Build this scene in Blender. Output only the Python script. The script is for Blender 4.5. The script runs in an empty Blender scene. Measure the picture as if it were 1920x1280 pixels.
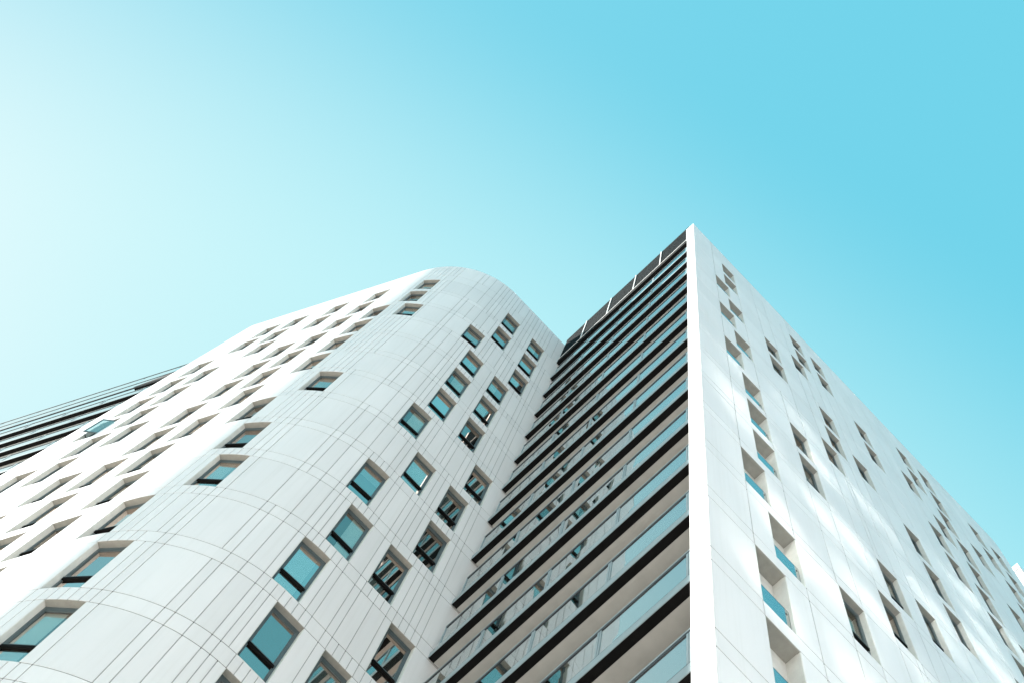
import bpy, math, random
from mathutils import Vector, Matrix

# ------------------------------------------------------------------ camera, world, sun, exposure
scene = bpy.context.scene
col = scene.collection
CZ = 1.6                                            # eye height above the pavement
cam_data = bpy.data.cameras.new("camera")
cam = bpy.data.objects.new("camera", cam_data)
col.objects.link(cam)
scene.camera = cam
cam_data.sensor_width = 36.0
cam_data.lens = 28.125
cam_data.shift_x = -0.14004                         # shift lens, aimed almost straight up
cam_data.shift_y = -0.21755
cam_data.clip_start = 0.1
cam_data.clip_end = 6000
_R = ((0.72488157, -0.68529977, -0.07007804), (0.68786799, 0.7255629, 0.01990261), (0.03720677, -0.06263147, 0.99734295))
_m = Matrix(((_R[0][0], -_R[0][1], -_R[0][2]), (_R[1][0], -_R[1][1], -_R[1][2]), (_R[2][0], -_R[2][1], -_R[2][2]))).to_4x4()
_m.translation = Vector((0, 0, CZ))
cam.matrix_world = _m

SUN_AZ = Vector((math.cos(math.radians(214.5)), math.sin(math.radians(214.5))))   # horizontal direction towards the sun
SUN_EL = math.radians(35)
SUN_STRENGTH = 5.0
EXPOSURE = 1.5
SKY_STRENGTH = 0.10
SKY_CURVE = ((0.197, 0.37, 0.29), (0.655, 0.06, 0.21), (0.81, 0.04, 0.10))   # per channel: scale, power (the photograph's high-key cyan grade) and pale haze over the lower sky

world = bpy.data.worlds.new("World")
scene.world = world
world.use_nodes = True
wn = world.node_tree
wn.nodes.clear()
w_out = wn.nodes.new("ShaderNodeOutputWorld")
w_bg = wn.nodes.new("ShaderNodeBackground")
w_sky = wn.nodes.new("ShaderNodeTexSky")
w_sky.sky_type = 'NISHITA'
w_sky.sun_disc = False
w_sky.sun_elevation = SUN_EL
w_sky.sun_rotation = math.atan2(SUN_AZ.x, SUN_AZ.y)
w_sky.altitude = 0
w_sky.air_density = 1.0
w_sky.dust_density = 1.0
w_sky.ozone_density = 1.0
w_sep = wn.nodes.new("ShaderNodeSeparateColor")
w_com = wn.nodes.new("ShaderNodeCombineColor")
wn.links.new(w_sky.outputs[0], w_sep.inputs[0])
w_tc = wn.nodes.new("ShaderNodeTexCoord")
w_dot = wn.nodes.new("ShaderNodeVectorMath"); w_dot.operation = 'DOT_PRODUCT'
w_dot.inputs[1].default_value = (-0.95, 0.31, 0.0)          # the hazier side of the sky
wn.links.new(w_tc.outputs['Generated'], w_dot.inputs[0])
w_hz = wn.nodes.new("ShaderNodeMapRange"); w_hz.interpolation_type = 'SMOOTHSTEP'
w_hz.inputs['From Min'].default_value = 0.0; w_hz.inputs['From Max'].default_value = 0.44
wn.links.new(w_dot.outputs['Value'], w_hz.inputs['Value'])
for _i, (_a, _g, _h) in enumerate(SKY_CURVE):
    _s = 1 / (2 ** EXPOSURE) / SKY_STRENGTH
    _p = wn.nodes.new("ShaderNodeMath"); _p.operation = 'POWER'; _p.inputs[1].default_value = _g
    _k = wn.nodes.new("ShaderNodeMath"); _k.operation = 'MULTIPLY'; _k.inputs[1].default_value = _a * _s
    _m2 = wn.nodes.new("ShaderNodeMath"); _m2.operation = 'MULTIPLY_ADD'; _m2.inputs[1].default_value = _h * _s
    wn.links.new(w_sep.outputs[_i], _p.inputs[0]); wn.links.new(_p.outputs[0], _k.inputs[0])
    wn.links.new(w_hz.outputs[0], _m2.inputs[0]); wn.links.new(_k.outputs[0], _m2.inputs[2]); wn.links.new(_m2.outputs[0], w_com.inputs[_i])
wn.links.new(w_com.outputs[0], w_bg.inputs[0])
w_bg.inputs[1].default_value = SKY_STRENGTH
wn.links.new(w_bg.outputs[0], w_out.inputs[0])

sun_data = bpy.data.lights.new("sun", 'SUN')
sun_data.energy = SUN_STRENGTH
sun_data.angle = math.radians(0.53)
sun_data.color = (1.0, 0.96, 0.90)
sun = bpy.data.objects.new("sun", sun_data)
col.objects.link(sun)
_sd = Vector((SUN_AZ.x * math.cos(SUN_EL), SUN_AZ.y * math.cos(SUN_EL), math.sin(SUN_EL)))
sun.rotation_euler = _sd.to_track_quat('Z', 'Y').to_euler()
sun.location = (0, 0, 120)

scene.view_settings.view_transform = 'Standard'
scene.view_settings.look = 'None'
scene.view_settings.exposure = EXPOSURE
scene.view_settings.gamma = 1
scene.view_settings.use_curve_mapping = False
scene.cycles.max_bounces = 8
scene.cycles.transparent_max_bounces = 12
scene.cycles.sample_clamp_indirect = 60
scene.cycles.use_guiding = True                     # sunlight bouncing off the glass across the street
scene.cycles.blur_glossy = 0.0

rnd = random.Random(7)

# ------------------------------------------------------------------ materials
def new_mat(name):
    m = bpy.data.materials.new(name)
    m.use_nodes = True
    nt = m.node_tree
    return m, nt, nt.nodes["Principled BSDF"]

def noise_mix(nt, c1, c2, scale, detail=4, lo=0.35, hi=0.65, stretch=(1, 1, 1)):
    tc = nt.nodes.new("ShaderNodeTexCoord")
    mp = nt.nodes.new("ShaderNodeMapping"); mp.inputs['Scale'].default_value = stretch
    nz = nt.nodes.new("ShaderNodeTexNoise"); nz.inputs['Scale'].default_value = scale; nz.inputs['Detail'].default_value = detail
    rp = nt.nodes.new("ShaderNodeValToRGB")
    rp.color_ramp.elements[0].position = lo; rp.color_ramp.elements[0].color = (*c1, 1)
    rp.color_ramp.elements[1].position = hi; rp.color_ramp.elements[1].color = (*c2, 1)
    nt.links.new(tc.outputs['Object'], mp.inputs[0]); nt.links.new(mp.outputs[0], nz.inputs[0])
    nt.links.new(nz.outputs[0], rp.inputs[0])
    return rp.outputs[0], nz.outputs[0]

def plain(name, c, rough=0.6, metal=0.0, var=0.08, scale=3.0, bump=0.0, stretch=(1, 1, 1), spec=0.5):
    m, nt, b = new_mat(name)
    b.inputs['Specular IOR Level'].default_value = spec
    c1 = tuple(v * (1 - var) for v in c); c2 = tuple(min(1, v * (1 + var)) for v in c)
    co, fac = noise_mix(nt, c1, c2, scale, stretch=stretch)
    nt.links.new(co, b.inputs['Base Color'])
    b.inputs['Roughness'].default_value = rough
    b.inputs['Metallic'].default_value = metal
    if bump:
        bp = nt.nodes.new("ShaderNodeBump"); bp.inputs['Strength'].default_value = bump; bp.inputs['Distance'].default_value = 0.01
        nt.links.new(fac, bp.inputs['Height']); nt.links.new(bp.outputs[0], b.inputs['Normal'])
    return m

def cladding_mat():
    m, nt, b = new_mat("white_cladding")
    co, fac = noise_mix(nt, (0.80, 0.785, 0.785), (0.835, 0.815, 0.815), 0.6, 6, stretch=(1, 1, 0.35))
    geo = nt.nodes.new("ShaderNodeNewGeometry")
    oi = nt.nodes.new("ShaderNodeObjectInfo")
    add = nt.nodes.new("ShaderNodeMath"); add.operation = 'ADD'
    nt.links.new(geo.outputs['Random Per Island'], add.inputs[0]); nt.links.new(oi.outputs['Random'], add.inputs[1])
    fr = nt.nodes.new("ShaderNodeMath"); fr.operation = 'FRACT'; nt.links.new(add.outputs[0], fr.inputs[0])
    mr = nt.nodes.new("ShaderNodeMapRange"); mr.inputs['To Min'].default_value = 0.95; mr.inputs['To Max'].default_value = 1.02
    nt.links.new(fr.outputs[0], mr.inputs['Value'])
    hs = nt.nodes.new("ShaderNodeHueSaturation"); nt.links.new(mr.outputs[0], hs.inputs['Value']); nt.links.new(co, hs.inputs['Color'])
    # faint rain streaks
    tc = nt.nodes.new("ShaderNodeTexCoord"); mp = nt.nodes.new("ShaderNodeMapping"); mp.inputs['Scale'].default_value = (6, 6, 0.25)
    n2 = nt.nodes.new("ShaderNodeTexNoise"); n2.inputs['Scale'].default_value = 1.0; n2.inputs['Detail'].default_value = 3
    r2 = nt.nodes.new("ShaderNodeValToRGB"); r2.color_ramp.elements[0].position = 0.30; r2.color_ramp.elements[0].color = (0.972, 0.97, 0.965, 1)
    r2.color_ramp.elements[1].position = 0.5; r2.color_ramp.elements[1].color = (1, 1, 1, 1)
    nt.links.new(tc.outputs['Object'], mp.inputs[0]); nt.links.new(mp.outputs[0], n2.inputs[0]); nt.links.new(n2.outputs[0], r2.inputs[0])
    mx = nt.nodes.new("ShaderNodeMix"); mx.data_type = 'RGBA'; mx.blend_type = 'MULTIPLY'; mx.inputs[0].default_value = 1
    nt.links.new(hs.outputs[0], mx.inputs[6]); nt.links.new(r2.outputs[0], mx.inputs[7])
    nt.links.new(mx.outputs[2], b.inputs['Base Color'])
    b.inputs['Roughness'].default_value = 0.55
    b.inputs['Specular IOR Level'].default_value = 0.3
    return m

def pane_mat(name, refl, tint, back1, back2, bump=0.0, bscale=1.2):
    """coated window glass in front of a dark room"""
    m = bpy.data.materials.new(name); m.use_nodes = True
    nt = m.node_tree; nt.nodes.clear()
    out = nt.nodes.new("ShaderNodeOutputMaterial")
    gl = nt.nodes.new("ShaderNodeBsdfGlossy"); gl.inputs['Color'].default_value = (*tint, 1); gl.inputs['Roughness'].default_value = 0.01
    df = nt.nodes.new("ShaderNodeBsdfTransparent"); df.inputs['Color'].default_value = (*back1, 1)
    mix = nt.nodes.new("ShaderNodeMixShader")
    lw = nt.nodes.new("ShaderNodeLayerWeight"); lw.inputs['Blend'].default_value = 0.35
    mr = nt.nodes.new("ShaderNodeMapRange"); mr.inputs['To Min'].default_value = refl; mr.inputs['To Max'].default_value = min(1, refl + 0.45)
    nt.links.new(lw.outputs['Fresnel'], mr.inputs['Value'])
    oi = nt.nodes.new("ShaderNodeObjectInfo")                       # coating differs a little from pane to pane
    vr = nt.nodes.new("ShaderNodeMapRange"); vr.inputs['To Min'].default_value = 0.55; vr.inputs['To Max'].default_value = 1.35
    vm = nt.nodes.new("ShaderNodeMath"); vm.operation = 'MULTIPLY'
    nt.links.new(oi.outputs['Random'], vr.inputs['Value']); nt.links.new(vr.outputs[0], vm.inputs[0]); nt.links.new(mr.outputs[0], vm.inputs[1]); nt.links.new(vm.outputs[0], mix.inputs[0])
    nt.links.new(df.outputs[0], mix.inputs[1]); nt.links.new(gl.outputs[0], mix.inputs[2]); nt.links.new(mix.outputs[0], out.inputs[0])
    if bump:
        tc = nt.nodes.new("ShaderNodeTexCoord")
        nz = nt.nodes.new("ShaderNodeTexNoise"); nz.inputs['Scale'].default_value = bscale; nz.inputs['Detail'].default_value = 1
        bp = nt.nodes.new("ShaderNodeBump"); bp.inputs['Strength'].default_value = bump; bp.inputs['Distance'].default_value = 0.05
        nt.links.new(tc.outputs['Object'], nz.inputs[0]); nt.links.new(nz.outputs[0], bp.inputs['Height'])
        nt.links.new(bp.outputs[0], gl.inputs['Normal'])
    return m

def balustrade_mat():
    m = bpy.data.materials.new("balustrade_glass"); m.use_nodes = True
    nt = m.node_tree; nt.nodes.clear()
    out = nt.nodes.new("ShaderNodeOutputMaterial")
    gl = nt.nodes.new("ShaderNodeBsdfGlossy"); gl.inputs['Color'].default_value = (0.95, 0.98, 0.97, 1); gl.inputs['Roughness'].default_value = 0.01
    tr = nt.nodes.new("ShaderNodeBsdfTransparent"); tr.inputs['Color'].default_value = (0.75, 0.90, 0.90, 1)
    mix = nt.nodes.new("ShaderNodeMixShader")
    lw = nt.nodes.new("ShaderNodeLayerWeight"); lw.inputs['Blend'].default_value = 0.5
    mr = nt.nodes.new("ShaderNodeMapRange"); mr.inputs['To Min'].default_value = 0.46; mr.inputs['To Max'].default_value = 0.97
    nt.links.new(lw.outputs['Fresnel'], mr.inputs['Value']); nt.links.new(mr.outputs[0], mix.inputs[0])
    nt.links.new(tr.outputs[0], mix.inputs[1]); nt.links.new(gl.outputs[0], mix.inputs[2]); nt.links.new(mix.outputs[0], out.inputs[0])
    tc = nt.nodes.new("ShaderNodeTexCoord")
    nz = nt.nodes.new("ShaderNodeTexNoise"); nz.inputs['Scale'].default_value = 0.9; nz.inputs['Detail'].default_value = 0
    bp = nt.nodes.new("ShaderNodeBump"); bp.inputs['Strength'].default_value = 0.05; bp.inputs['Distance'].default_value = 0.05
    nt.links.new(tc.outputs['Object'], nz.inputs[0]); nt.links.new(nz.outputs[0], bp.inputs['Height']); nt.links.new(bp.outputs[0], gl.inputs['Normal'])
    return m

M = {}
M['clad'] = cladding_mat()
M['backing'] = plain('joint_backing', (0.42, 0.415, 0.41), 0.9, var=0.1)
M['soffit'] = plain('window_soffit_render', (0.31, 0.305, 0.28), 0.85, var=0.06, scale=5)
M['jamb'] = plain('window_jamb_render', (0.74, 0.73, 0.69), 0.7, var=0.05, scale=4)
M['frame'] = plain('grey_blue_aluminium', (0.085, 0.115, 0.125), 0.38, var=0.06)
M['black'] = plain('black_metal', (0.006, 0.0058, 0.006), 0.8, var=0.15, spec=0.12)
M['beige'] = plain('beige_concrete_ceiling', (0.49, 0.48, 0.455), 0.9, var=0.05, scale=2.0, bump=0.1)
M['fascia'] = plain('pale_blue_grey_metal', (0.28, 0.34, 0.36), 0.35, metal=0.0, var=0.05)
M['rail'] = plain('dark_rail', (0.03, 0.035, 0.04), 0.4)
M['screen'] = plain('dark_louvre', (0.0025, 0.007, 0.009), 0.8, var=0.2, scale=1.5, spec=0.15)
M['white'] = plain('white_paint', (0.8, 0.8, 0.79), 0.5, var=0.02)
M['doorwall'] = plain('balcony_back_wall', (0.62, 0.61, 0.58), 0.8)
M['pane'] = pane_mat('window_pane', 0.17, (1.0, 0.84, 0.76), (0.80, 0.90, 0.90), None)
M['bglass'] = balustrade_mat()
M['mirror'] = plain('mirror_glass', (0.62, 0.62, 0.60), 0.09, metal=1.0, var=0.02)
M['darkstone'] = plain('dark_stone', (0.20, 0.205, 0.215), 0.8)
M['palestone'] = plain('pale_stone', (0.50, 0.54, 0.58), 0.8)
M['bolt'] = plain('fitting', (0.02, 0.02, 0.02), 0.4)
M['ground'] = plain('pale_paving', (0.54, 0.49, 0.45), 0.9, var=0.12, scale=0.4, bump=0.2)
M['seal'] = plain('joint_sealant', (0.13, 0.13, 0.125), 0.9, var=0.3, scale=0.7)
M['curtain'] = plain('pale_curtain', (0.74, 0.75, 0.73), 0.9, var=0.05, scale=1.0, spec=0.1)
M['joint_dark'] = plain('facade_joint_seal', (0.09, 0.09, 0.09), 0.9)
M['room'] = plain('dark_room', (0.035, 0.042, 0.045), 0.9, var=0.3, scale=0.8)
M['blind'] = plain('roller_blind', (0.38, 0.40, 0.40), 0.9, var=0.04, scale=1.0, spec=0.1)
M['roof'] = plain('roof_gravel', (0.4, 0.39, 0.37), 0.9)

# ------------------------------------------------------------------ mesh helpers
class MB:
    def __init__(self):
        self.v = []; self.f = []; self.mi = []; self.mats = []
    def mat(self, m):
        if m not in self.mats: self.mats.append(m)
        return self.mats.index(m)
    def quad(self, pts, m):
        i = len(self.v); self.v.extend(pts); self.f.append(tuple(range(i, i + len(pts)))); self.mi.append(self.mat(m))
    def hexa(self, p, m, skip=()):
        """p: 8 points; 0-3 lower ring, 4-7 upper ring"""
        i = len(self.v); self.v.extend(p)
        fs = {'b': (3, 2, 1, 0), 't': (4, 5, 6, 7), 'f': (0, 1, 5, 4), 'r': (1, 2, 6, 5), 'k': (2, 3, 7, 6), 'l': (3, 0, 4, 7)}
        k = self.mat(m)
        for n, f in fs.items():
            if n not in skip:
                self.f.append(tuple(i + j for j in f)); self.mi.append(k)
    def build(self, name, parent=None, **props):
        me = bpy.data.meshes.new(name)
        me.from_pydata([tuple(q) for q in self.v], [], self.f)
        for m in self.mats: me.materials.append(m)
        me.polygons.foreach_set('material_index', self.mi)
        me.update()
        o = bpy.data.objects.new(name, me); col.objects.link(o)
        if parent is not None: o.parent = parent
        for k, v in props.items(): o[k] = v
        return o

def empty(name, label, cat, loc=(0, 0, 0)):
    o = bpy.data.objects.new(name, None); col.objects.link(o)
    o.location = (0, 0, 0); o.empty_display_size = 0.5
    o['label'] = label; o['category'] = cat
    return o

class Face:
    """a facade: maps (s along it, o outwards, z) to a point; straight runs and arcs"""
    def __init__(self, segs, start, heading, flip):
        # segs: ('L', length) or ('A', radius, angle); heading = travel angle; the outward normal is on side «flip»
        self.segs = []; x, y = start; h = heading; s = 0.0
        self.flip = flip
        for sg in segs:
            if sg[0] == 'L':
                self.segs.append((s, s + sg[1], 'L', x, y, h)); x += sg[1] * math.cos(h); y += sg[1] * math.sin(h); s += sg[1]
            else:
                r, a = sg[1], sg[2]                       # a signed turn
                sg_ = 1 if a > 0 else -1
                cx = x - sg_ * r * math.sin(h); cy = y + sg_ * r * math.cos(h)
                L = abs(a) * r
                self.segs.append((s, s + L, 'A', cx, cy, h, r, sg_))
                h += a; x = cx + sg_ * r * math.sin(h); y = cy - sg_ * r * math.cos(h); s += L
        self.length = s
    def frame(self, s):
        for sg in self.segs:
            if s <= sg[1] or sg is self.segs[-1]:
                if sg[2] == 'L':
                    h = sg[5]; x = sg[3] + (s - sg[0]) * math.cos(h); y = sg[4] + (s - sg[0]) * math.sin(h)
                else:
                    cx, cy, h0, r, q = sg[3:8]
                    h = h0 + q * (s - sg[0]) / r
                    x = cx + q * r * math.sin(h); y = cy - q * r * math.cos(h)
                n = h + self.flip * math.pi / 2
                return x, y, h, math.cos(n), math.sin(n)
    def P(self, s, o, z):
        x, y, h, nx, ny = self.frame(s)
        return Vector((x + nx * o, y + ny * o, z + CZ))
    def curved(self, s0, s1):
        return any(sg[2] == 'A' and s1 > sg[0] + 1e-4 and s0 < sg[1] - 1e-4 for sg in self.segs)
    def cuts(self, s0, s1, step):
        if not self.curved(s0, s1): return [s0, s1]
        n = max(1, int(math.ceil((s1 - s0) / step)))
        return [s0 + (s1 - s0) * i / n for i in range(n + 1)]

def fbox(mb, F, s0, s1, o0, o1, z0, z1, m, step=0.2):
    """box on a facade, o0 outer, o1 inner"""
    c = F.cuts(s0, s1, step)
    for i in range(len(c) - 1):
        a, b = c[i], c[i + 1]
        p = [F.P(a, o0, z0), F.P(b, o0, z0), F.P(b, o1, z0), F.P(a, o1, z0), F.P(a, o0, z1), F.P(b, o0, z1), F.P(b, o1, z1), F.P(a, o1, z1)]
        sk = []
        if i > 0: sk.append('l')
        if i < len(c) - 2: sk.append('r')
        mb.hexa(p, m, sk)

def panel(mb, F, s0, s1, z0, z1, m, gap=0.011, th=0.038, ch=0.004, step=0.15, proud=0.0):
    """cladding panel with chamfered edges, open at the back"""
    gv = gap + 0.005
    a, b, c, d = s0 + gv, s1 - gv, z0 + gap, z1 - gap
    cs = F.cuts(a, b, step)
    rows = [(c, -th), (c, proud - ch), (c + ch, proud), (d - ch, proud), (d, proud - ch), (d, -th)]
    ss = []
    for i, s in enumerate(cs):
        if i == 0: ss += [(s, 1), (s + ch, 0)]
        elif i == len(cs) - 1: ss += [(s - ch, 0), (s, 1)]
        else: ss.append((s, 0))
    base = len(mb.v); k = mb.mat(m); nr = len(rows)
    for s, e in ss:
        for z, o in rows:
            oo = o
            if e and o > proud - ch: oo = proud - ch
            mb.v.append(F.P(s, oo, z))
    for i in range(len(ss) - 1):
        for j in range(nr - 1):
            q = base + i * nr + j
            mb.f.append((q, q + nr, q + nr + 1, q + 1)); mb.mi.append(k)
    # ends
    for i, fl in ((0, 0), (len(ss) - 1, 1)):
        x0 = base + i * nr
        ring = [x0 + j for j in range(nr)]
        mb.f.append(tuple(ring if fl else ring[::-1])); mb.mi.append(k)

def chord(F, s0, s1):
    a = F.P(s0, 0, 0); b = F.P(s1, 0, 0)
    u = (b - a); w = u.length; u.normalize()
    x, y, h, nx, ny = F.frame((s0 + s1) / 2)
    n = Vector((nx, ny, 0)); n = (n - u * n.dot(u)).normalized()
    return a, u, n, w

def cbox(mb, C, u0, u1, o0, o1, z0, z1, m):
    a, u, n, w = C
    def q(x, o, z): return a + u * x + n * o + Vector((0, 0, z))
    mb.hexa([q(u0, o0, z0), q(u1, o0, z0), q(u1, o1, z0), q(u0, o1, z0), q(u0, o0, z1), q(u1, o0, z1), q(u1, o1, z1), q(u0, o1, z1)], m)

def ring(mb, C, u0, u1, z0, z1, t, o0, o1, m):
    cbox(mb, C, u0, u1, o0, o1, z0, z0 + t, m)
    cbox(mb, C, u0, u1, o0, o1, z1 - t, z1, m)
    cbox(mb, C, u0, u0 + t, o0, o1, z0 + t, z1 - t, m)
    cbox(mb, C, u1 - t, u1, o0, o1, z0 + t, z1 - t, m)

PIT = 3.2075
def zk(k): return 30.17 + PIT * (k - 4)
BAND = 0.60

# ------------------------------------------------------------------ windows and loggias
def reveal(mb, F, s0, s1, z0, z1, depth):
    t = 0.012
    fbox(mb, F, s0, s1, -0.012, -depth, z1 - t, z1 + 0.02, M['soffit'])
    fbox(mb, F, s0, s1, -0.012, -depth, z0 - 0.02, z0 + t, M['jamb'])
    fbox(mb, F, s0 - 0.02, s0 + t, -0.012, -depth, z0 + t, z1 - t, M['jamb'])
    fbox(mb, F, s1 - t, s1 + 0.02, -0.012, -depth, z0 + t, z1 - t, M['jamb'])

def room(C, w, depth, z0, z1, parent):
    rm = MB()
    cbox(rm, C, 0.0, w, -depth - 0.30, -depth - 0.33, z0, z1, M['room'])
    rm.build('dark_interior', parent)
    r = rnd.random()
    if r < 0.72:
        bl = MB()
        lo, le, ri = z0 + 0.1, 0.10, w - 0.10
        if r < 0.26: lo = z0 + 0.85 + rnd.uniform(0, 1.2)
        elif r < 0.46: le = 0.1 + rnd.uniform(0.15, 0.6)
        elif r < 0.60: ri = w - 0.1 - rnd.uniform(0.15, 0.6)
        cbox(bl, C, le, ri, -depth - 0.14, -depth - 0.15, lo, z1 - 0.12, M['curtain' if rnd.random() < 0.42 else 'blind'])
        bl.build('blind', parent)

def glass_sheet(C, u0, u1, o, z0, z1, parent, tilt):
    a, u, n, w = C
    mb = MB()
    def q(x, oo, z): return a + u * x + n * oo + Vector((0, 0, z))
    t1, t2 = tilt
    mb.hexa([q(u0, o + t1, z0), q(u1, o - t1, z0), q(u1, o - t1 - 0.012, z0), q(u0, o + t1 - 0.012, z0),
             q(u0, o + t1 + t2, z1), q(u1, o - t1 + t2, z1), q(u1, o - t1 + t2 - 0.012, z1), q(u0, o + t1 + t2 - 0.012, z1)], M['pane'])
    return mb.build('glass_pane', parent)

def window(F, parent, s0, s1, k, depth=0.24, open_sash=False):
    z1 = zk(k); z0 = zk(k - 1) + BAND
    C = chord(F, s0, s1); w = C[3]
    fr = MB()
    reveal(fr, F, s0, s1, z0, z1, depth + 0.10)
    t_ = 0.02
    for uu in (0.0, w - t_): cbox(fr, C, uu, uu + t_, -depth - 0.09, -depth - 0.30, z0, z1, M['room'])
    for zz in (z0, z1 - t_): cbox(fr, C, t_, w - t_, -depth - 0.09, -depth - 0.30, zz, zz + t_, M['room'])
    ring(fr, C, 0.01, w - 0.01, z0 + 0.012, z1 - 0.012, 0.115, -depth, -depth - 0.09, M['frame'])
    props = {}
    if open_sash: props['label'] = 'window with its side hung sash swung open'
    wn_ = fr.build('window', parent, **props)
    room(C, w, depth, z0, z1, wn_)
    zt = z0 + 0.80
    tr = MB()
    cbox(tr, C, 0.085, w - 0.085, -depth + 0.05, -depth - 0.07, zt, zt + 0.085, M['black'])
    cbox(tr, C, 0.085, w - 0.085, -depth + 0.06, -depth + 0.045, zt + 0.08, zt + 0.10, M['frame'])
    tr.build('transom', wn_)
    t = (rnd.uniform(-0.003, 0.003), rnd.uniform(-0.012, 0.012))
    glass_sheet(C, 0.08, w - 0.08, -depth - 0.035, z0 + 0.08, zt, wn_, (t[0], 0))
    if not open_sash:
        sa = MB()
        ring(sa, C, 0.088, w - 0.088, zt + 0.09, z1 - 0.10, 0.075, -depth - 0.015, -depth - 0.06, M['frame'])
        sa.build('sash', wn_)
        glass_sheet(C, 0.135, w - 0.135, -depth - 0.045, zt + 0.14, z1 - 0.14, wn_, t)
    else:
        a, u, n, ww = C
        ang = math.radians(24); W = w - 0.18
        cu, su = math.cos(ang), math.sin(ang)
        def q(x, back, z):   # x along the sash from its hinge
            return a + u * (0.09 + cu * x + su * back) + n * (-depth + 0.0 + su * x - cu * back) + Vector((0, 0, z))
        def sb(mb, x0, x1, za, zb, b0, b1, m):
            mb.hexa([q(x0, b0, za), q(x1, b0, za), q(x1, b1, za), q(x0, b1, za), q(x0, b0, zb), q(x1, b0, zb), q(x1, b1, zb), q(x0, b1, zb)], m)
        za, zb = zt + 0.12, z1 - 0.06
        sa = MB()
        sb(sa, 0, W, za, za + 0.07, 0, 0.05, M['frame']); sb(sa, 0, W, zb - 0.07, zb, 0, 0.05, M['frame'])
        sb(sa, 0, 0.07, za + 0.07, zb - 0.07, 0, 0.05, M['frame']); sb(sa, W - 0.07, W, za + 0.07, zb - 0.07, 0, 0.05, M['frame'])
        sa.build('sash', wn_, label='open side hung sash swung outwards')
        gp = MB(); sb(gp, 0.07, W - 0.07, za + 0.07, zb - 0.07, 0.012, 0.026, M['pane']); gp.build('glass_pane', wn_)
        ar = MB(); cbox(ar, C, w - 0.24, w - 0.20, -depth + 0.3, -depth - 0.05, za - 0.03, za - 0.005, M['black']); ar.build('window_stay', wn_)
        glass_sheet(C, 0.135, w - 0.135, -depth - 0.30, zt + 0.14, z1 - 0.14, wn_, t)
    return wn_

def loggia(F, parent, s0, s1, k, depth=0.74):
    z1 = zk(k); z0 = zk(k - 1) + BAND
    C = chord(F, s0, s1); w = C[3]
    lo = MB()
    reveal(lo, F, s0, s1, z0, z1, depth)
    cbox(lo, C, 0.0, w, -0.012, -0.11, z1 - 0.035, z1 - 0.013, M['soffit'])
    cbox(lo, C, 0.0, w, -depth + 0.02, -depth - 0.08, z0, z0 + 0.25, M['frame'])
    root = lo.build('loggia', parent)
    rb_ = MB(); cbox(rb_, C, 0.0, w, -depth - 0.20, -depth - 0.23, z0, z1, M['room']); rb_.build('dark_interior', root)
    bb_ = MB(); cbox(bb_, C, 0.1, w - 0.1, -depth - 0.12, -depth - 0.13, z0 + 0.3, z1 - 0.1, M['blind']); bb_.build('blind', root)
    fr = MB(); ring(fr, C, 0.015, w - 0.015, z0 + 0.25, z1 - 0.05, 0.07, -depth + 0.05, -depth - 0.05, M['frame']); fr.build('door_frame', root)
    glass_sheet(C, 0.08, w - 0.08, -depth, z0 + 0.3, z1 - 0.10, root, (0, 0.004))
    g = MB(); cbox(g, C, 0.03, w - 0.03, -0.13, -0.145, z0 + 0.02, z0 + 1.02, M['bglass']); g.build('glass_balustrade', root)
    e = MB(); cbox(e, C, 0.03, w - 0.03, -0.128, -0.147, z0 + 1.02, z0 + 1.032, M['rail'])
    cbox(e, C, w - 0.032, w - 0.02, -0.128, -0.147, z0 + 0.02, z0 + 1.02, M['rail']); e.build('balustrade_edge', root)
    b = MB()
    for uu in (0.12, w - 0.17):
        cbox(b, C, uu, uu + 0.06, -0.12, -0.16, z0 + 0.80, z0 + 0.86, M['bolt'])
    b.build('balustrade_clamp', root)
    return root

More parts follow.
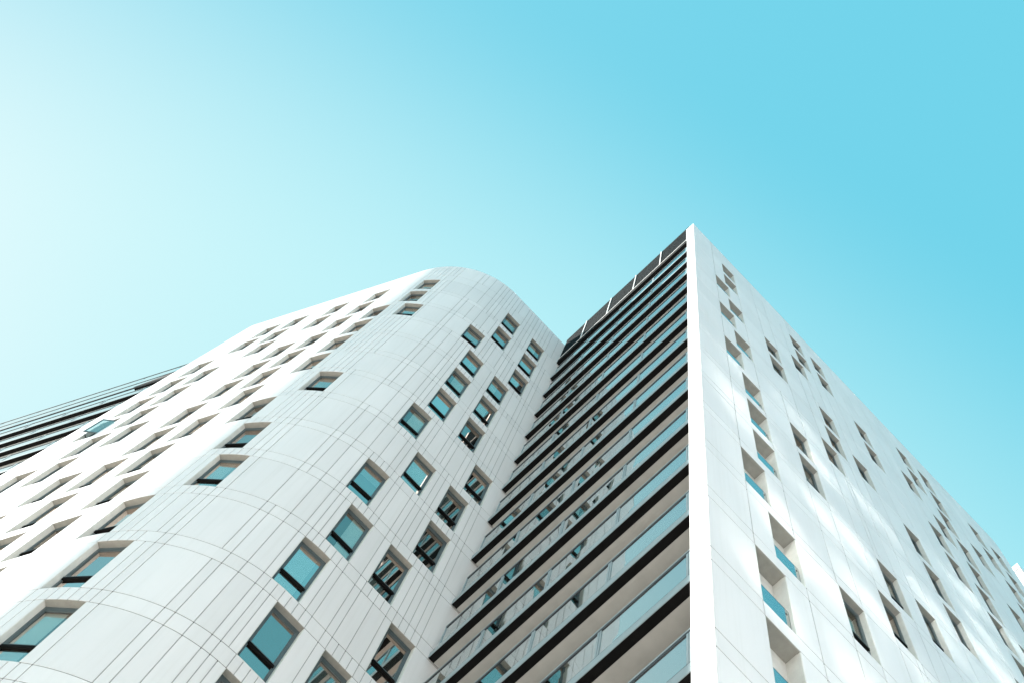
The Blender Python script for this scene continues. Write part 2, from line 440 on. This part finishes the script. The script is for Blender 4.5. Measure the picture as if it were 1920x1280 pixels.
# ------------------------------------------------------------------ cladding of a whole facade
def clad_facade(F, root, joints, k0, k1, s_lo, s_hi, openings, ztop, near, drop=0.10, base_z=-1.6, jm='backing', gap=0.011, names='cladding_panel', joint_tops=None):
    """openings: {k: [(s0, s1, kind)]}.  near(s, z) -> apparent size rank"""
    pieces = []                                        # (rank, s0, s1, z0, z1)
    back = MB(); sealm = MB()
    def seal(z, holes):
        cur = s_lo
        for a, b in sorted(holes) + [(s_hi, s_hi)]:
            if a - cur > 0.1: fbox(sealm, F, cur, a, -0.010, -0.031, z - gap - 0.001, z + gap + 0.001, M['seal'], 0.3)
            cur = max(cur, b)
    for k in range(k0, k1 + 1):
        seal(zk(k), [(a, b) for a, b, q in openings.get(k, [])])
        if k < k1: seal(zk(k) + BAND, [(a, b) for a, b, q in openings.get(k + 1, [])])
    for z in joint_tops: seal(z, [])
    sealm.build('joint_seal', root)
    keep = sorted(set(j for j in joints if s_lo + 0.05 < j < s_hi - 0.05))
    def split(a, b, zz0, zz1, dropp, must=()):
        js = [j for j in keep if a + 0.12 < j < b - 0.12 and (rnd.random() > dropp or any(abs(j - mm) < 0.02 for mm in must))]
        js = [a] + js + [b]
        for i in range(len(js) - 1): pieces.append((near(0.5 * (js[i] + js[i + 1]), 0.5 * (zz0 + zz1)) * math.sqrt((js[i + 1] - js[i]) * (zz1 - zz0)), js[i], js[i + 1], zz0, zz1))
    for k in range(k0, k1 + 1):
        z1 = zk(k); z0 = zk(k - 1) + BAND
        ops = sorted(openings.get(k, []))
        cur = s_lo
        for (a, b, kind) in ops:
            if a - cur > 0.05:
                split(cur, a, z0, z1, drop); fbox(back, F, cur, a, -0.032, -0.40, z0, z1, M[jm], 0.4)
            cur = b
        if s_hi - cur > 0.05:
            split(cur, s_hi, z0, z1, drop); fbox(back, F, cur, s_hi, -0.032, -0.40, z0, z1, M[jm], 0.4)
        if k < k1:
            split(s_lo, s_hi, z1, z1 + BAND, 0.03)
            fbox(back, F, s_lo, s_hi, -0.032, -0.40, z1, z1 + BAND, M[jm], 0.4)
    zt = zk(k1)
    for a, b in zip([zt] + list(joint_tops), list(joint_tops) + [ztop]):
        split(s_lo, s_hi, a, b, 0.12)
    fbox(back, F, s_lo, s_hi, -0.032, -0.40, zt, ztop, M[jm], 0.4)
    zb = zk(k0 - 1) + BAND
    fbox(back, F, s_lo, s_hi, -0.032, -0.40, base_z, zb, M[jm], 0.4)
    z = zb
    while z > base_z + 0.1:
        z2 = max(base_z, z - 1.6); split(s_lo, s_hi, z2, z, 0.5); z = z2
    back.build('backing_wall', root)
    pieces.sort(key=lambda q: -q[0])
    for q in pieces[:290]:
        mb = MB(); panel(mb, F, q[1], q[2], q[3], q[4], M['clad'], gap=gap); mb.build(names, root)
    mb = MB()
    for q in pieces[290:]: panel(mb, F, q[1], q[2], q[3], q[4], M['clad'], gap=gap)
    if mb.v:
        o = mb.build('distant_cladding', root); o['kind'] = 'stuff'
    for k, ops in openings.items():
        for (a, b, kind) in ops:
            if kind == 'w': window(F, root, a, b, k)
            elif kind == 'o': window(F, root, a, b, k, open_sash=True)
            elif kind == 'l': loggia(F, root, a, b, k)

# projection used only to rank which panels look largest
def in_view(P):
    d = P - Vector((0, 0, CZ))
    cx = _R[0][0] * d.x + _R[1][0] * d.y + _R[2][0] * d.z
    cy = _R[0][1] * d.x + _R[1][1] * d.y + _R[2][1] * d.z
    cz = _R[0][2] * d.x + _R[1][2] * d.y + _R[2][2] * d.z
    if cz <= 0: return 0
    x = 1228.9 + 1500 * cx / cz; y = 222.3 + 1500 * cy / cz
    return (1.0 if (-20 < x < 1940 and -20 < y < 1300) else 0.0) * 1500 / d.length

# ------------------------------------------------------------------ balcony system (glass balustrade, black channel, beige ceiling)
class Lin:
    """straight frame: origin, along direction, inward direction"""
    def __init__(self, o, e, n): self.o = Vector(o); self.e = Vector(e); self.n = Vector(n)
    def P(self, x, d, z): 
        p = self.o + self.e * x + self.n * d
        return Vector((p.x, p.y, z + CZ))
def lbox(mb, L, x0, x1, d0, d1, z0, z1, m):
    mb.hexa([L.P(x0, d0, z0), L.P(x1, d0, z0), L.P(x1, d1, z0), L.P(x0, d1, z0), L.P(x0, d0, z1), L.P(x1, d0, z1), L.P(x1, d1, z1), L.P(x0, d1, z1)], m)

def balcony(L, parent, z, x0, x1, gx0, posts, depth=1.9, rail=True, black=0.30, slab=0.28):
    root_mb = MB(); lbox(root_mb, L, x0, x1, black, depth, z + 0.004, z + slab - 0.01, M['beige'])
    root = root_mb.build('balcony', parent)
    ch = MB(); lbox(ch, L, x0, x1, 0.01, black, z, z + slab - 0.03, M['black']); ch.build('edge_channel', root)
    fa = MB(); lbox(fa, L, x0, x1, -0.012, 0.008, z + 0.004, z + slab, M['fascia'])
    lbox(fa, L, x0, x1, -0.004, 0.03, z + slab, z + slab + 0.03, M['rail'])
    fa.build('fascia', root)
    if rail:
        rl = MB(); lbox(rl, L, gx0, x1, 0.0, 0.06, z + 1.30, z + 1.375, M['rail'])
        lbox(rl, L, gx0, x1, -0.012, 0.075, z + 1.377, z + 1.415, M['fascia'])
        rl.build('handrail', root)
        xs = [gx0] + list(posts)
        for p in xs:
            pm = MB()
            if p == gx0:
                lbox(pm, L, p, p + 0.05, -0.006, 0.06, z + slab + 0.032, z + 1.375, M['fascia'])
            else:
                lbox(pm, L, p - 0.085, p - 0.012, -0.006, 0.06, z + slab + 0.032, z + 1.30, M['fascia'])
                lbox(pm, L, p - 0.012, p + 0.012, 0.004, 0.05, z + slab + 0.032, z + 1.30, M['rail'])
                lbox(pm, L, p + 0.012, p + 0.06, -0.006, 0.06, z + slab + 0.032, z + 1.30, M['fascia'])
            pm.build('post', root)
        for a, b in zip(xs, xs[1:] + ([x1] if xs[-1] < x1 - 0.3 else [])):
            g = MB(); j = rnd.uniform(-0.006, 0.006)
            p = [L.P(a + 0.06, 0.025 + j, z + slab + 0.03), L.P(b - 0.09, 0.025 - j, z + slab + 0.03), L.P(b - 0.09, 0.035 - j, z + slab + 0.03), L.P(a + 0.06, 0.035 + j, z + slab + 0.03),
                 L.P(a + 0.06, 0.025, z + 1.30), L.P(b - 0.09, 0.025, z + 1.30), L.P(b - 0.09, 0.035, z + 1.30), L.P(a + 0.06, 0.035, z + 1.30)]
            g.hexa(p, M['bglass']); g.build('glass_panel', root)
    return root

# ================================================================== THE PLACE
gm = MB(); gm.quad([Vector((-3000, -3000, 0)), Vector((3000, -3000, 0)), Vector((3000, 3000, 0)), Vector((-3000, 3000, 0))], M['ground'])
g = gm.build('ground'); g['kind'] = 'structure'

# ------------------------------------------------------------------ curved building
H90 = math.pi / 2
TURN = math.pi - math.acos(-0.42783)                      # 64.67 degrees
curved = empty('apartment_block', 'white panelled block with a rounded corner and scattered tall windows, left of the glass balconies', 'building')
FC = Face([('L', 2.2), ('L', 5.602), ('A', 7.8, -TURN), ('L', 15.55), ('A', 2.2, -1.75), ('L', 14.0)], (-23.6, 12.0), -H90, 1)
S0 = 2.2                                                  # s measured in the notes starts at y = 9.8
win_c = {
 14: [11.50, 3.98, 1.18, 15.66, 19.15, 22.65, 25.09], 13: [11.48, 3.98, 1.18, 15.66, 19.15, 22.65, 25.09],
 12: [10.75, 13.17, 5.71, 1.18, 16.01, 21.93, 26.83], 11: [13.16, 4.67, 2.21, 16.34, 18.77, 24.35, 26.8],
 10: [13.16, 4.67, 2.20, 16.34, 18.77, 24.34, 26.8], 9: [13.16, 4.66, 2.20, 16.31, 18.74, 24.31], 8: [11.03, 5.35, 0.45, 15.59, 19.06, 22.6, 24.95],
 7: [13.16, 3.57, 1.15, 16.28, 18.75, 24.33, 26.74], 6: [11.75, 5.35, 1.15, 16.63, 19.06, 21.49],
 5: [11.04, 4.66, 2.19, 15.62, 19.06, 22.55], 4: [13.12, 5.34, 0.47, 16.24, 18.72, 22.2], 3: [11.72, 4.64, 2.20, 16.58, 19.4],
 2: [11.03, 4.64, 1.15, 15.6, 19.1], 1: [13.16, 5.35, 2.2, 16.3], 0: [11.03, 4.66, 0.45, 18.75]}
ops = {k: [(S0 + s, S0 + s + 1.385, 'w') for s in v] for k, v in win_c.items()}
ops[9].append((S0 + 26.83, S0 + 26.83 + 1.385, 'o'))
jc = [.44, .79, 1.14, 1.49, 1.84, 2.19, 2.54, 2.90, 3.25, 3.60, 3.95, 4.66, 5.0, 5.35, 5.7, 6.03, 6.38, 6.7, 7.05, 7.77, 8.45, 8.83, 10.62, 10.97, 11.32,
      11.68, 12.01, 12.38, 12.75, 13.15, 14.6, 15.6, 16.3, 17.0, 17.7, 18.75, 19.1, 20.1, 20.5, 21.5, 22.6, 24.0, 24.4, 25.1, 25.7, 26.8, 28.2, 29.2, 31.0, 33.6, 36, 38.4, 41]
clad_facade(FC, curved, [S0 + j for j in jc], 0, 14, 0.0, FC.length, ops, 66.5, lambda s, z: in_view(FC.P(s, 0, z)), joint_tops=(63.72,))
cp = MB(); fbox(cp, FC, 0, FC.length, -0.02, -0.45, 66.5, 66.55, M['white'], 0.3); cp.build('parapet_coping', curved)
rf = MB()
N = 80
pts = [FC.P(FC.length * i / N, -0.42, 65.6) for i in range(N + 1)]
rf.v += pts + [Vector((-46, 12, 65.6 + CZ))]; rf.f.append(tuple(range(N + 2))[::-1]); rf.mi.append(rf.mat(M['roof'])); rf.build('roof_deck', curved)

# ------------------------------------------------------------------ tower
tower = empty('tower', 'tall white tower with glass balconies and a sharp white corner fin', 'building')
XC, YF = -8.423, 10.0
FT = Face([('L', 36.4), ('A', 8.0, 1.5), ('L', 6.0)], (XC, 9.93), H90, -1)
def yy(y): return y - 9.93
win_t = {14: [20.83, 23.23, 33.1, 35.6, 41.45, 44.1], 13: [20.83, 23.23, 33.1, 35.6, 41.45, 44.05], 12: [19.79, 26.3, 31.2, 34.95, 38.45, 42.05],
 11: [16.6, 26.3, 33.1, 35.35, 41.4], 10: [16.6, 21.12, 31.2, 34.75, 38.5], 9: [20.83, 23.22, 31.2, 33.8], 8: [19.75, 26.35, 33.1, 35.65],
 7: [16.62, 26.5, 33.15], 6: [16.62, 26.5, 31.45], 5: [20.83, 23.25], 4: [19.78], 3: [16.67], 2: [20.83], 1: [16.6, 23.25], 0: [19.78]}
log_t = {14: 13.1, 13: 13.1, 12: 12.03, 11: 13.1, 10: 12.03, 9: 13.1, 8: 12.03, 7: 13.1, 6: 13.1, 5: 13.1, 4: 12.03, 3: 13.1, 2: 12.03, 1: 12.03, 0: 13.1}
opt = {}
for k in range(0, 15):
    opt[k] = [(yy(y), yy(y) + 1.30, 'w') for y in win_t.get(k, [])] + [(yy(log_t[k]), yy(log_t[k]) + 1.36, 'l')]
jt = [12.02, 14.46, 16.6, 17.95, 19.78, 20.83, 21.18, 22.15, 23.22, 24.53, 26.3, 27.7, 29.5, 31.2, 31.55, 32.5, 33.1, 34.45, 35.0, 35.6, 37.0, 38.45, 39.8, 41.4, 42.75, 44.05, 45.4, 47.5, 49.5, 51.5, 53.5, 56]
clad_facade(FT, tower, [yy(j) for j in jt], 0, 14, 0.0, FT.length, opt, 66.3, lambda s, z: in_view(FT.P(s, 0, z)), drop=0.06, joint_tops=(63.72,), jm='joint_dark', gap=0.015)
cp = MB(); fbox(cp, FT, 0.0, FT.length, -0.02, -0.45, 66.3, 66.36, M['white'], 0.3); cp.build('parapet_coping', tower)
# sunlit corner fin in front of the balconies
LB = Lin((0, 9.93, 0), (1, 0, 0), (0, 1, 0))
levels = [-1.6]
for k in range(-5, 15): levels += [zk(k), zk(k) + BAND]
levels = [z for z in levels if z > -1.7] + [63.72, 66.5]
levels = sorted(set(z for z in levels if not (62.5 < z < 63)))
for a, b in zip(levels, levels[1:]):
    mb = MB(); wl = -9.19 if a < 61 else -9.25
    lbox(mb, LB, wl, XC - 0.012, -0.012, 0.50, a + 0.01, b - 0.01, M['clad'])
    mb.build('corner_fin_panel', tower)
cf = MB(); lbox(cf, LB, -9.15, XC - 0.03, 0.02, 0.6, -1.6, 66.4, M['backing']); cf.build('corner_fin_core', tower)
# balconies
LT = Lin((0, YF, 0), (1, 0, 0), (0, 1, 0))
for k in range(0, 14):
    balcony(LT, tower, zk(k), -23.55, -9.20, -23.12, (-19.78, -16.30, -12.80, -9.32))
body = MB(); lbox(body, LT, -23.2, -8.95, 2.2, 30, -1.6, 65.5, M['doorwall']); body.build('inner_wall', tower)
for k in range(0, 14):
    zb = zk(k) + 0.28
    for a, b in ((-23.0, -20.0), (-19.6, -16.5), (-16.1, -13.0), (-12.6, -9.5)):
        d = MB(); lbox(d, LT, a, b, 2.12, 2.199, zb + 0.02, zb + 2.6, M['frame'])
        dd = d.build('balcony_door', tower)
        mid = 0.5 * (a + b)
        for c0, c1 in ((a + 0.08, mid - 0.05), (mid + 0.05, b - 0.08)):
            gp = MB(); lbox(gp, LT, c0, c1, 2.04, 2.05, zb + 0.10, zb + 2.52, M['pane']); gp.build('glass_pane', dd)
            gp = MB(); lbox(gp, LT, c0, c1, 2.095, 2.118, zb + 0.10, zb + 2.52, M['blind' if rnd.random() < 0.6 else 'room']); gp.build('curtain', dd)  # sheets in the room colour are no curtain, they stand for the unlit room
# top slab, dark louvre screen and white posts
ts = MB(); lbox(ts, LT, -23.58, -9.20, 0.0, 2.2, zk(14), 62.98, M['black']); ts.build('roof_slab', tower)
wl = MB(); lbox(wl, LT, -23.55, -9.2, -0.03, 0.05, 62.97, 63.07, M['white']); wl.build('slab_edge_trim', tower)
sc = MB(); lbox(sc, LT, -23.5, -9.0, 0.10, 0.2, 63.08, 67.25, M['screen']); screen = sc.build('parapet_screen', tower)
nsl = 26
for i in range(nsl):
    z = 63.14 + i * (67.3 - 63.14) / nsl
    sl = MB()
    p0, p1 = -23.5, -9.0
    q = [LT.P(p0, 0.02, z), LT.P(p1, 0.02, z), LT.P(p1, 0.095, z + 0.03), LT.P(p0, 0.095, z + 0.03), LT.P(p0, 0.02, z + 0.09), LT.P(p1, 0.02, z + 0.09), LT.P(p1, 0.095, z + 0.12), LT.P(p0, 0.095, z + 0.12)]
    sl.hexa(q, M['screen']); sl.build('slat', screen)
ca = MB(); lbox(ca, LT, -23.5, -9.0, -0.01, 0.22, 67.30, 67.40, M['frame']); ca.build('screen_cap', tower)
for x in (-12.23, -15.2, -18.13, -21.05):
    pm = MB(); lbox(pm, LT, x - 0.045, x + 0.045, -0.05, 0.015, 63.07, 67.41, M['white']); pm.build('screen_post', tower)

# ------------------------------------------------------------------ balcony block beyond the curved building
far = empty('balcony_block', 'glass balcony block behind the far left end of the rounded white building', 'building')
e = Vector((-0.90386, -0.42783, 0)); n = Vector((-0.42783, 0.90386, 0))
LF = Lin(n * 11.2, e, n)
for k in range(8, 15):
    balcony(LF, far, zk(k), 30.0, 95.0, 30.0, tuple(30.0 + 3.5 * i for i in range(1, 18)), black=0.30)
fb = MB(); lbox(fb, LF, 31.0, 95.0, 1.9, 14, -1.6, zk(15), M['doorwall']); fb.build('wall', far)
for k in range(8, 15):
    for i in range(18):
        a = 31.3 + 3.5 * i
        d = MB(); lbox(d, LF, a, a + 3.0, 1.82, 1.895, zk(k) + 0.3, zk(k) + 2.9, M['frame']); dd = d.build('balcony_door', far)
        gp = MB(); lbox(gp, LF, a + 0.1, a + 2.9, 1.795, 1.819, zk(k) + 0.4, zk(k) + 2.8, M['pane']); gp.build('glass_pane', dd)
t = MB(); lbox(t, LF, 30.0, 95, 0.0, 0.12, 65.30, 65.42, M['rail']); t.build('terrace_edge', far)
t = MB(); lbox(t, LF, 30.0, 95, 0.0, 0.06, 66.82, 66.90, M['rail']); t.build('terrace_rail', far)
t = MB(); lbox(t, LF, 30.0, 95, 0.0, 0.10, 68.55, 68.68, M['rail']); t.build('canopy_edge', far)
for zz0, zz1 in ((65.43, 66.81), (66.91, 68.54)):
    for i in range(18):
        gp = MB(); lbox(gp, LF, 30.05 + 3.5 * i, 33.45 + 3.5 * i, 0.03, 0.045, zz0, zz1, M['bglass']); gp.build('glass_panel', far)
t = MB()
p = [LF.P(30, -0.02, 65.5), LF.P(53.5, -0.02, 65.5), LF.P(53.5, 3, 65.5), LF.P(30, 3, 65.5), LF.P(30, -0.02, 66.4), LF.P(51.0, -0.02, 66.4), LF.P(51.0, 3, 66.4), LF.P(30, 3, 66.4)]
t.hexa(p, M['black']); t.build('roof_beam', far)

# ------------------------------------------------------------------ block behind the far end of the tower
hid = empty('distant_block', 'small white corner of a flat roofed block, beyond the far right end of the tower', 'building')
S = 80 / 66.3
LH = Lin((0, 49.7 * S, 0), (1, 0, 0), (0, 1, 0))
x1 = -8.31 * S; x0 = x1 - 1.0
b = MB(); lbox(b, LH, -24, x1 - 0.02, 0.06, 40, -1.6, 79.4, M['clad']); b.build('wall', hid)
b = MB(); lbox(b, LH, x0, x1, 0.0, 40.1, 79.45, 80.1, M['white']); b.build('parapet', hid)

# ------------------------------------------------------------------ unseen blocks added across the street to throw sunlight back on the tower
def bounce_block(label, X, y0, y1, top, ribbons, mw):
    r = empty('bounce_block', label, 'building')
    L = Lin((X, 0, 0), (0, 1, 0), (1, 0, 0))
    w = MB(); lbox(w, L, y0, y1, 0.0, 14, -1.6, top, mw); w.build('wall', r)
    for (a, b, z0, z1) in ribbons:
        f = MB(); lbox(f, L, a - 0.06, b + 0.06, -0.05, -0.002, z0 - 0.06, z1 + 0.06, M['frame']); fo = f.build('window', r)
        g = MB(); q1, q2 = rnd.uniform(-0.012, 0.012), rnd.uniform(-0.005, 0.005)
        g.hexa([L.P(a, -0.10 - q1, z0), L.P(b, -0.10 + q1, z0), L.P(b, -0.052, z0), L.P(a, -0.052, z0), L.P(a, -0.10 - q1 + q2, z1), L.P(b, -0.10 + q1 + q2, z1), L.P(b, -0.052, z1), L.P(a, -0.052, z1)], M['mirror'])
        g.build('glass_pane', fo)  # mirror panes, added to reflect the sun onto the tower
rb = []
for i in range(14):
    y = -16 + rnd.uniform(0, 3)
    while y < 22:
        ln = rnd.uniform(1.6, 5.5)
        if rnd.random() < 0.62: rb.append((y, y + ln, 31 + 3.3 * i, 31 + 3.3 * i + rnd.choice((0.55, 0.8, 1.0))))
        y += ln + rnd.uniform(0.5, 2.5)
bounce_block('unseen taller grey stone block added across the street, its ribbon windows reflecting sun on the tower', 30.0, -40.0, 25.0, 76.5, rb, M['darkstone'])
rb = []
for i in range(9):
    for j in range(9):
        a = 6 + 6.0 * j; rb.append((a, a + 3.4, 3 + 3.2 * i, 4.4 + 3.2 * i))
bounce_block('unseen lower pale stone block with square windows, added across the street for bounce light', 15.0, 3.5, 62.0, 31.0, rb, M['palestone'])
